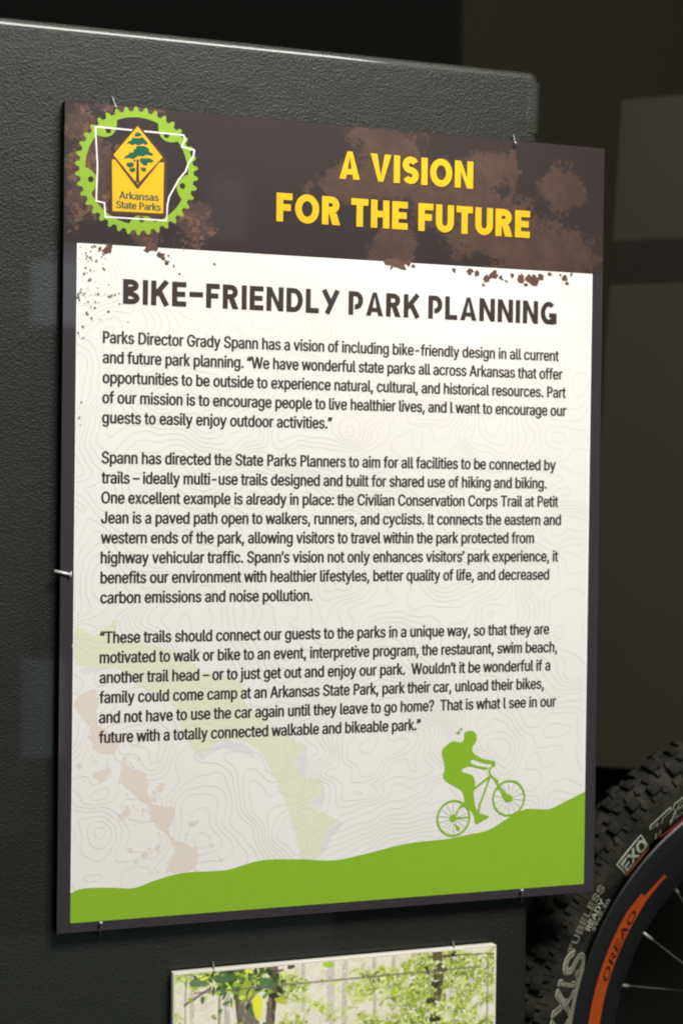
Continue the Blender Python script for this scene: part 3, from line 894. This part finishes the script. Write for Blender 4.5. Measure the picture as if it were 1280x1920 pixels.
# ------------------------------------------------------------------ steel pins
def tube(pts, r, n=8):
    V, F = [], []
    for i, p in enumerate(pts):
        p = Vector(p); d = (Vector(pts[min(i + 1, len(pts) - 1)]) - Vector(pts[max(i - 1, 0)])).normalized()
        q = d.orthogonal().normalized(); s_ = d.cross(q)
        for k in range(n):
            a = 2 * math.pi * k / n; V.append(p + (q * math.cos(a) + s_ * math.sin(a)) * (r[i] if isinstance(r, (list, tuple)) else r))
    for i in range(len(pts) - 1):
        for k in range(n): F.append((i * n + k, i * n + (k + 1) % n, (i + 1) * n + (k + 1) % n, (i + 1) * n + k))
    F.append(tuple(range(n))[::-1]); F.append(tuple(range((len(pts) - 1) * n, len(pts) * n)))
    return V, F


def pin(px, py, qx, qy, label, mat, rad=.0008, front=-.004, depth=17):
    """pin whose head sits at (px, py) over the board's edge and whose shaft runs to (qx, qy) and into the panel"""
    hx, hy = trace(px, py); tx, ty = trace(qx, qy, depth - 1)
    base = Vector((hx / 1000, 0, 2 - hy / 1000))
    o = empty('steel_pin', base, label, 'pin', 'steel pins holding the boards')
    h = Vector((0, front, 0)); t = Vector((tx / 1000, depth / 1000, 2 - ty / 1000)) - base
    d = (t - h).normalized()
    V, F = tube([h, h + (t - h) * .5, t + d * .006], rad); link('shaft', mesh('shaft', V, F, True), mat, o)
    V, F = tube([h - d * .0016, h - d * .001, h, h + d * .0004], [rad * 1.2, rad * 2.1, rad * 2.2, rad * 1.2], 12); link('head', mesh('head', V, F, True), mat, o)


pin(216, 202, 211, 180, 'thin pin at the poster\'s top edge, above the green chainring emblem', DARKPIN)
pin(963, 270, 962, 252, 'thin pin at the poster\'s top edge, near its right end', DARKPIN)
pin(131, 1077, 113, 1073, 'bright steel pin lying flat across the poster\'s left edge', PIN, .0017, -.002, -1)
pin(188, 1729, 188, 1764, 'thin pin at the poster\'s bottom edge, below the left end of the green hill', DARKPIN, .0010)
pin(975, 1668, 978, 1696, 'thin pin at the poster\'s bottom edge, below the cyclist', DARKPIN, .0010)
pin(400, 1821, 400, 1804, 'thin pin at the top edge of the forest print, at its left', DARKPIN, .0010, -.003)
pin(850, 1783, 849, 1765, 'thin pin at the top edge of the forest print, at its right', DARKPIN, .0010, -.003)

# ------------------------------------------------------------------ bicycle wheel
WC = Vector((1.036, .099, 2 - 1.1506))
wh = empty('bicycle_wheel', WC, 'mountain bike wheel with knobbly tyre and orange rim decal at the lower right', 'wheel')
rub = G('dusty_black_rubber', .8, .22)
nn = rub.noise(26, 5, .7)
rub.colour(rub.mix(rub.step(nn, .35, .7), srgb(18, 17, 14), srgb(52, 50, 41))); rub.bump(rub.noise(420, 3, .6), .5, .0006)
RUB = rub.m
RIMM = plain('matt_black_rim', (24, 25, 24), .42, .4, vary=.1)
ORANGE = plain('orange_decal', (166, 70, 22), .4, .4, vary=.15)
DECALB = plain('black_decal', (30, 16, 10), .5, .3)
HOTP = plain('pale_tyre_print', (178, 180, 160), .6, .3); DIMP = plain('worn_tyre_print', (120, 116, 100), .6, .3); REDP = plain('red_tyre_print', (118, 42, 34), .6, .3); ORP = plain('orange_tyre_print', (196, 104, 36), .6, .3)
RC, RS_ = .3985, .0430    # section centre radius, section radius


def lathe(prof, n, closed=True):
    V, F = [], []; k = len(prof)
    for i in range(n):
        a = 2 * math.pi * i / n
        for r, y in prof: V.append((r * math.cos(a), y, r * math.sin(a)))
    for i in range(n):
        j = (i + 1) % n
        for q in range(k if closed else k - 1):
            F.append((i * k + q, i * k + (q + 1) % k, j * k + (q + 1) % k, j * k + q))
    return V, F


prof = [(RC + RS_ * math.cos(math.radians(a)) * (1.0 if abs(a) > 60 else .97), RS_ * .80 * math.sin(math.radians(a))) for a in range(-146, 147, 12)]
V, F = lathe(prof, 144)
ty = link('tyre', mesh('tyre', V, F, True), RUB, wh)


def tyre_y(r):
    """front surface of the tyre's sidewall at radius r"""
    c = max(-1, min(1, (r - RC) / RS_)); return -RS_ * .80 * math.sqrt(max(0, 1 - c * c))


def knob_mesh(l, wd, h):
    return box_mesh('tread_knob', -l / 2, l / 2, -wd / 2, wd / 2, -.003, h, .0009, 1)


kc = knob_mesh(.0160, .0190, .0062); ks = knob_mesh(.0160, .0140, .0070)
kt = knob_mesh(.0120, .0130, .0055)
for m_ in (kc, ks, kt): m_.materials.append(RUB)
NK = 72
for k in range(NK):
    for me_, phi, sh_ in ((ks, -50, 0), (kc, -14, .5), (kc, 15, 0), (ks, 50, .5)):
        a = 2 * math.pi * (k + sh_) / NK + (0.006 if k % 2 else 0)
        if me_ is kc and k % 2: me_ = kt
        f = math.radians(phi + (4 if k % 2 and me_ is ks else 0) * (1 if phi > 0 else -1))
        rad = Vector((math.cos(a), 0, math.sin(a))); tan_ = Vector((-math.sin(a), 0, math.cos(a))); ax = Vector((0, 1, 0))
        nrm = (rad * math.cos(f) + ax * math.sin(f)).normalized(); wdt = tan_.cross(nrm) * -1
        M4 = Matrix((tan_, wdt, nrm)).transposed().to_4x4()
        M4.translation = rad * (RC + RS_ * .97 * math.cos(f)) + ax * RS_ * .80 * math.sin(f)
        kn = bpy.data.objects.new('tread_knob', me_); COL.objects.link(kn); kn.parent = ty; kn.matrix_local = M4
bmk = bmesh.new()
for k in range(NK * 2):
    for phi, ph_ in ((-36, .1), (-66, .6), (0, .35), (34, .8)):
        a = 2 * math.pi * (k + ph_) / (NK * 2) + random.uniform(-.004, .004); f = math.radians(phi + random.uniform(-3, 3))
        rad = Vector((math.cos(a), 0, math.sin(a))); tan_ = Vector((-math.sin(a), 0, math.cos(a))); ax = Vector((0, 1, 0))
        nrm = (rad * math.cos(f) + ax * math.sin(f)).normalized(); wdt = tan_.cross(nrm) * -1
        tw = random.uniform(-.5, .5); t2 = tan_ * math.cos(tw) + wdt * math.sin(tw); w2 = wdt * math.cos(tw) - tan_ * math.sin(tw)
        M4 = Matrix((t2, w2, nrm)).transposed().to_4x4(); M4.translation = rad * (RC + RS_ * .97 * math.cos(f)) + ax * RS_ * .80 * math.sin(f)
        hgt = .0034 if abs(phi) > 50 else .0044
        g8 = bmesh.ops.create_cube(bmk, size=1)['verts']
        for v in g8:
            tp = .82 if v.co.z > 0 else 1.0
            v.co = M4 @ Vector((v.co.x * .0062 * tp, v.co.y * .0105 * tp, v.co.z * hgt * 2 if v.co.z > 0 else -.002))
me = bpy.data.meshes.new('tread_blocks'); bmk.to_mesh(me); bmk.free()
o = link('tread_blocks', me, RUB, ty); o['kind'] = 'stuff'
# ribs moulded on the sidewall just under the tread
for nm, r0, r1, rise in (('bead_line', .3575, .3590, .0006),):
    pr = [(r0, tyre_y(r0) + .001), (r0, tyre_y(r0) - rise), (r1, tyre_y(r1) - rise), (r1, tyre_y(r1) + .001)]
    V, F = lathe(pr, 144); link(nm, mesh(nm, V, F), RUB, ty)
V, F = [], []
for k in range(NK * 2):
    a = 2 * math.pi * (k + .25) / (NK * 2); da = .0055 if k % 2 else .003
    for r in (.404, .412, .419):
        for s_ in (-1, 1): V.append((r * math.cos(a + s_ * da), tyre_y(r) - .0012, r * math.sin(a + s_ * da)))
    b = k * 6; F += [(b, b + 1, b + 3, b + 2), (b + 2, b + 3, b + 5, b + 4)]
o = link('sidewall_ribs', mesh('sidewall_ribs', V, F), RUB, ty); o['kind'] = 'stuff'


def arc_map(V2, th0, r0, surf, lift):
    """bend flat lettering (x along, y outward, metres) round the wheel: reads clockwise seen from the front"""
    out = []
    for x, y in V2:
        r = r0 + y; th = th0 - x / r0
        out.append((r * math.cos(th), surf(r) - lift, r * math.sin(th)))
    return out


def arc_text(name, body, deg, r0, cap, length, surf, lift, mat, parent, bold=.02, shear=0, hollow=False):
    v, f = text_geo(body, 0, shear, 3)
    lo, hi = v[:, 0].min(), v[:, 0].max(); b0 = 0.0
    V3, F3 = [], []
    sp_ = bold * cap
    for q, (dx, dy) in enumerate(((0, 0), (-1, 0), (1, 0), (0, .7), (0, -.7), (.7, .5), (-.7, .5), (.7, -.5), (-.7, -.5)) if bold > 0 else ((0, 0),)):
        V2 = [((a - lo) / (hi - lo) * length + dx * sp_, c / CAPH * cap + dy * sp_) for a, c in v]
        F3 += [tuple(i + len(V3) for i in t) for t in f]; V3 += arc_map(V2, math.radians(deg), r0, surf, lift + q * 2e-6)
    return link(name, mesh(name, V3, F3), mat, parent)


def arc_quad(name, polys, deg, r0, surf, lift, mat, parent):
    V, F = [], []
    for k, p in enumerate(polys):
        # subdivide long edges so that the print follows the curve
        q = []
        for i in range(len(p)):
            a, b = np.array(p[i], float), np.array(p[(i + 1) % len(p)], float); n_ = max(1, int(np.linalg.norm(b - a) / .006))
            q += [tuple(a + (b - a) * t / n_) for t in range(n_)]
        b0 = len(V); V += arc_map(q, math.radians(deg), r0, surf, lift + k * 2e-6)
        for t in tessellate_polygon([[Vector((x, y, 0)) for x, y in q]]): F.append([b0 + i for i in t])
    return link(name, mesh(name, V, F), mat, parent)


fr = lambda x0, x1, y0, y1, t: [[(x0, y0), (x1, y0), (x1, y0 + t), (x0, y0 + t)], [(x0, y1 - t), (x1, y1 - t), (x1, y1), (x0, y1)], [(x0, y0 + t), (x0 + t, y0 + t), (x0 + t, y1 - t), (x0, y1 - t)], [(x1 - t, y0 + t), (x1, y0 + t), (x1, y1 - t), (x1 - t, y1 - t)]]
arc_text('tyre_lettering', 'EXO', 139.4, .3705, .0175, .0425, tyre_y, .0012, HOTP, ty, .05)
arc_quad('lettering_frame', fr(-.0005, .0485, -.0155, .0170, .0014), 140.0, .3765, tyre_y, .0010, HOTP, ty)
arc_quad('lettering_bar', [[(.001, -.0135), (.047, -.0135), (.047, -.0085), (.001, -.0085)]], 140.0, .3765, tyre_y, .0014, ORP, ty)
arc_text('tyre_lettering', 'TERRA', 130.3, .3685, .0225, .175, tyre_y, .0010, HOTP, ty, .10, .35)
arc_text('lettering_fill', 'TERRA', 130.3, .3685, .0225, .175, tyre_y, .0015, RUB, ty, .025, .35)
arc_quad('lettering_bar', [[(.004, -.0140), (.17, -.0140), (.17, -.0108), (.004, -.0108)]], 130.2, .3720, tyre_y, .0012, REDP, ty)
arc_text('tyre_lettering', 'TUBELESS', 158.4, .3880, .0098, .092, tyre_y, .001, DIMP, ty, .05)
arc_text('tyre_lettering', 'READY', 153.3, .3760, .0092, .042, tyre_y, .001, HOTP, ty, .05)
arc_text('tyre_lettering', '29x2.30', 153.0, .3640, .0090, .044, tyre_y, .001, HOTP, ty, .05)
arc_text('tyre_lettering', 'MAXXIS', 189.5, .3640, .0320, .200, tyre_y, .0010, HOTP, ty, .075)
arc_text('lettering_fill', 'MAXXIS', 189.5, .3650, .0300, .200, tyre_y, .0014, RUB, ty, .045)
arc_text('lettering_core', 'MAXXIS', 189.5, .3650, .0300, .200, tyre_y, .0018, plain('pale_lettering_core', (132, 128, 110), .6, .3), ty, .01)
arc_quad('lettering_line', [[(0, -.003), (.2, -.003), (.2, -.0015), (0, -.0015)]], 189.5, .3640, tyre_y, .0010, DIMP, ty)

# rim: deep section with a flat front face
RP = [(.352, -.018), (.357, -.020), (.355, -.0215), (.342, -.022), (.335, -.0212), (.316, -.0175), (.300, -.012), (.285, -.004), (.284, 0), (.285, .004), (.300, .012), (.316, .0175), (.335, .0212), (.342, .022), (.355, .0215), (.357, .020), (.352, .018), (.342, .015), (.342, -.015)]
V, F = lathe(RP, 160)
rim = link('rim', mesh('rim', V, F, False), RIMM, wh)


def rim_y(r):
    q = [(.284, 0), (.285, -.004), (.300, -.012), (.316, -.0175), (.335, -.0212), (.342, -.022), (.355, -.0215)]
    for (a, b), (c, d) in zip(q, q[1:]):
        if a <= r <= c: return b + (d - b) * (r - a) / (c - a)
    return -.021


def sector(a0, a1, r0, r1, n):
    V, F = [], []
    for i in range(n + 1):
        t = i / n; a = math.radians(a0 + (a1 - a0) * t)
        lo = r0[0] + (r0[1] - r0[0]) * t if isinstance(r0, tuple) else r0; hi = r1[0] + (r1[1] - r1[0]) * t if isinstance(r1, tuple) else r1
        mid = .316
        for r in (lo, (lo + hi) / 2, hi): V.append((r * math.cos(a), rim_y(r) - .0006, r * math.sin(a)))
    for i in range(n):
        b = 3 * i; F += [(b, b + 1, b + 4, b + 3), (b + 1, b + 2, b + 5, b + 4)]
    return V, F


V, F = sector(262, 146, .3160, .3345, 60); link('orange_decal', mesh('orange_decal', V, F, True), ORANGE, rim)
V, F = sector(146, 140.7, (.3160, .3170), (.3345, .3300), 4)
v2, f2 = sector(140.7, 133.6, (.3170, .3150), (.3235, .3190), 6); F += [tuple(i + len(V) for i in q) for q in f2]; V += v2
link('orange_decal', mesh('orange_decal', V, F, True), ORANGE, rim)
arc_text('decal_lettering', 'OREAO', 162.0, .3185, .0095, .096, rim_y, .0012, DECALB, rim, .02, .2)

# spokes, nipples and hub
SP = emission_free_metal('dark_spoke', (60, 62, 60), .45)
hubm = plain('black_hub', (20, 20, 20), .4, .4)
hp = [(.012, -.062), (.026, -.060), (.032, -.052), (.034, -.046), (.022, -.040), (.017, -.02), (.017, .02), (.022, .040), (.034, .046), (.032, .052), (.026, .060), (.012, .062)]
V, F = lathe(hp, 40); link('hub', mesh('hub', V, F, True), hubm, wh)
NS = 24
for k in range(NS):
    a = math.radians(177.7 - 15 * k); side = -1 if k % 2 == 0 else 1; sw = 1 if (k // 2) % 2 else -1
    ha = a + sw * math.radians(68)
    p0 = Vector((.286 * math.cos(a), side * .003, .286 * math.sin(a))); p1 = Vector((.030 * math.cos(ha), side * .043, .030 * math.sin(ha)))
    V, F = tube([p0, p1], .00115, 6); link('spoke', mesh('spoke', V, F, True), SP, wh)
    d = (p1 - p0).normalized()
    V, F = tube([p0 - d * .004, p0 + d * .012, p0 + d * .017], [.0021, .0021, .0014], 8); link('nipple', mesh('nipple', V, F, True), DARKPIN, wh)

# ------------------------------------------------------------------ daylit openings mirrored in the glossy fronts
def mirrored(px, py, depth, d=11.0):
    """where the view through a photo point goes after the board's glossy front, at Y = -depth"""
    x, y = trace(px, py, d); p = Vector((x / 1000, d / 1000, 2 - y / 1000)); v = (p - CAM); v.y = -v.y
    t = (-depth - p.y) / v.y
    return p + v * t


def opening(name, x0, y0, x1, y1, L, colour, depth=3.6):
    a = mirrored(x0, y0, depth); b = mirrored(x1, y1, depth); c = (a + b) / 2
    sx, sy = abs(b.x - a.x), abs(b.z - a.z)
    lamp(name, c, c + Vector((0, 1, 0)), sx, sy, L * math.pi * math.pi * sx * sy / math.pi, colour)


opening('window_reflected', 60, 486, 150, 612, 2.1, (.80, .95, 1.0))
opening('window_reflected', 88, 468, 150, 484, 1.6, (.80, .95, 1.0))
opening('window_reflected', 44, 1236, 118, 1420, 1.0, (.74, .92, 1.0))
opening('window_reflected', 388, 330, 458, 452, .7, (.80, .92, 1.0))
opening('window_reflected', -260, 430, 50, 1560, .16, (.72, .93, .98))
opening('window_reflected', -120, 1770, 620, 2100, .30, (.74, .95, .92))
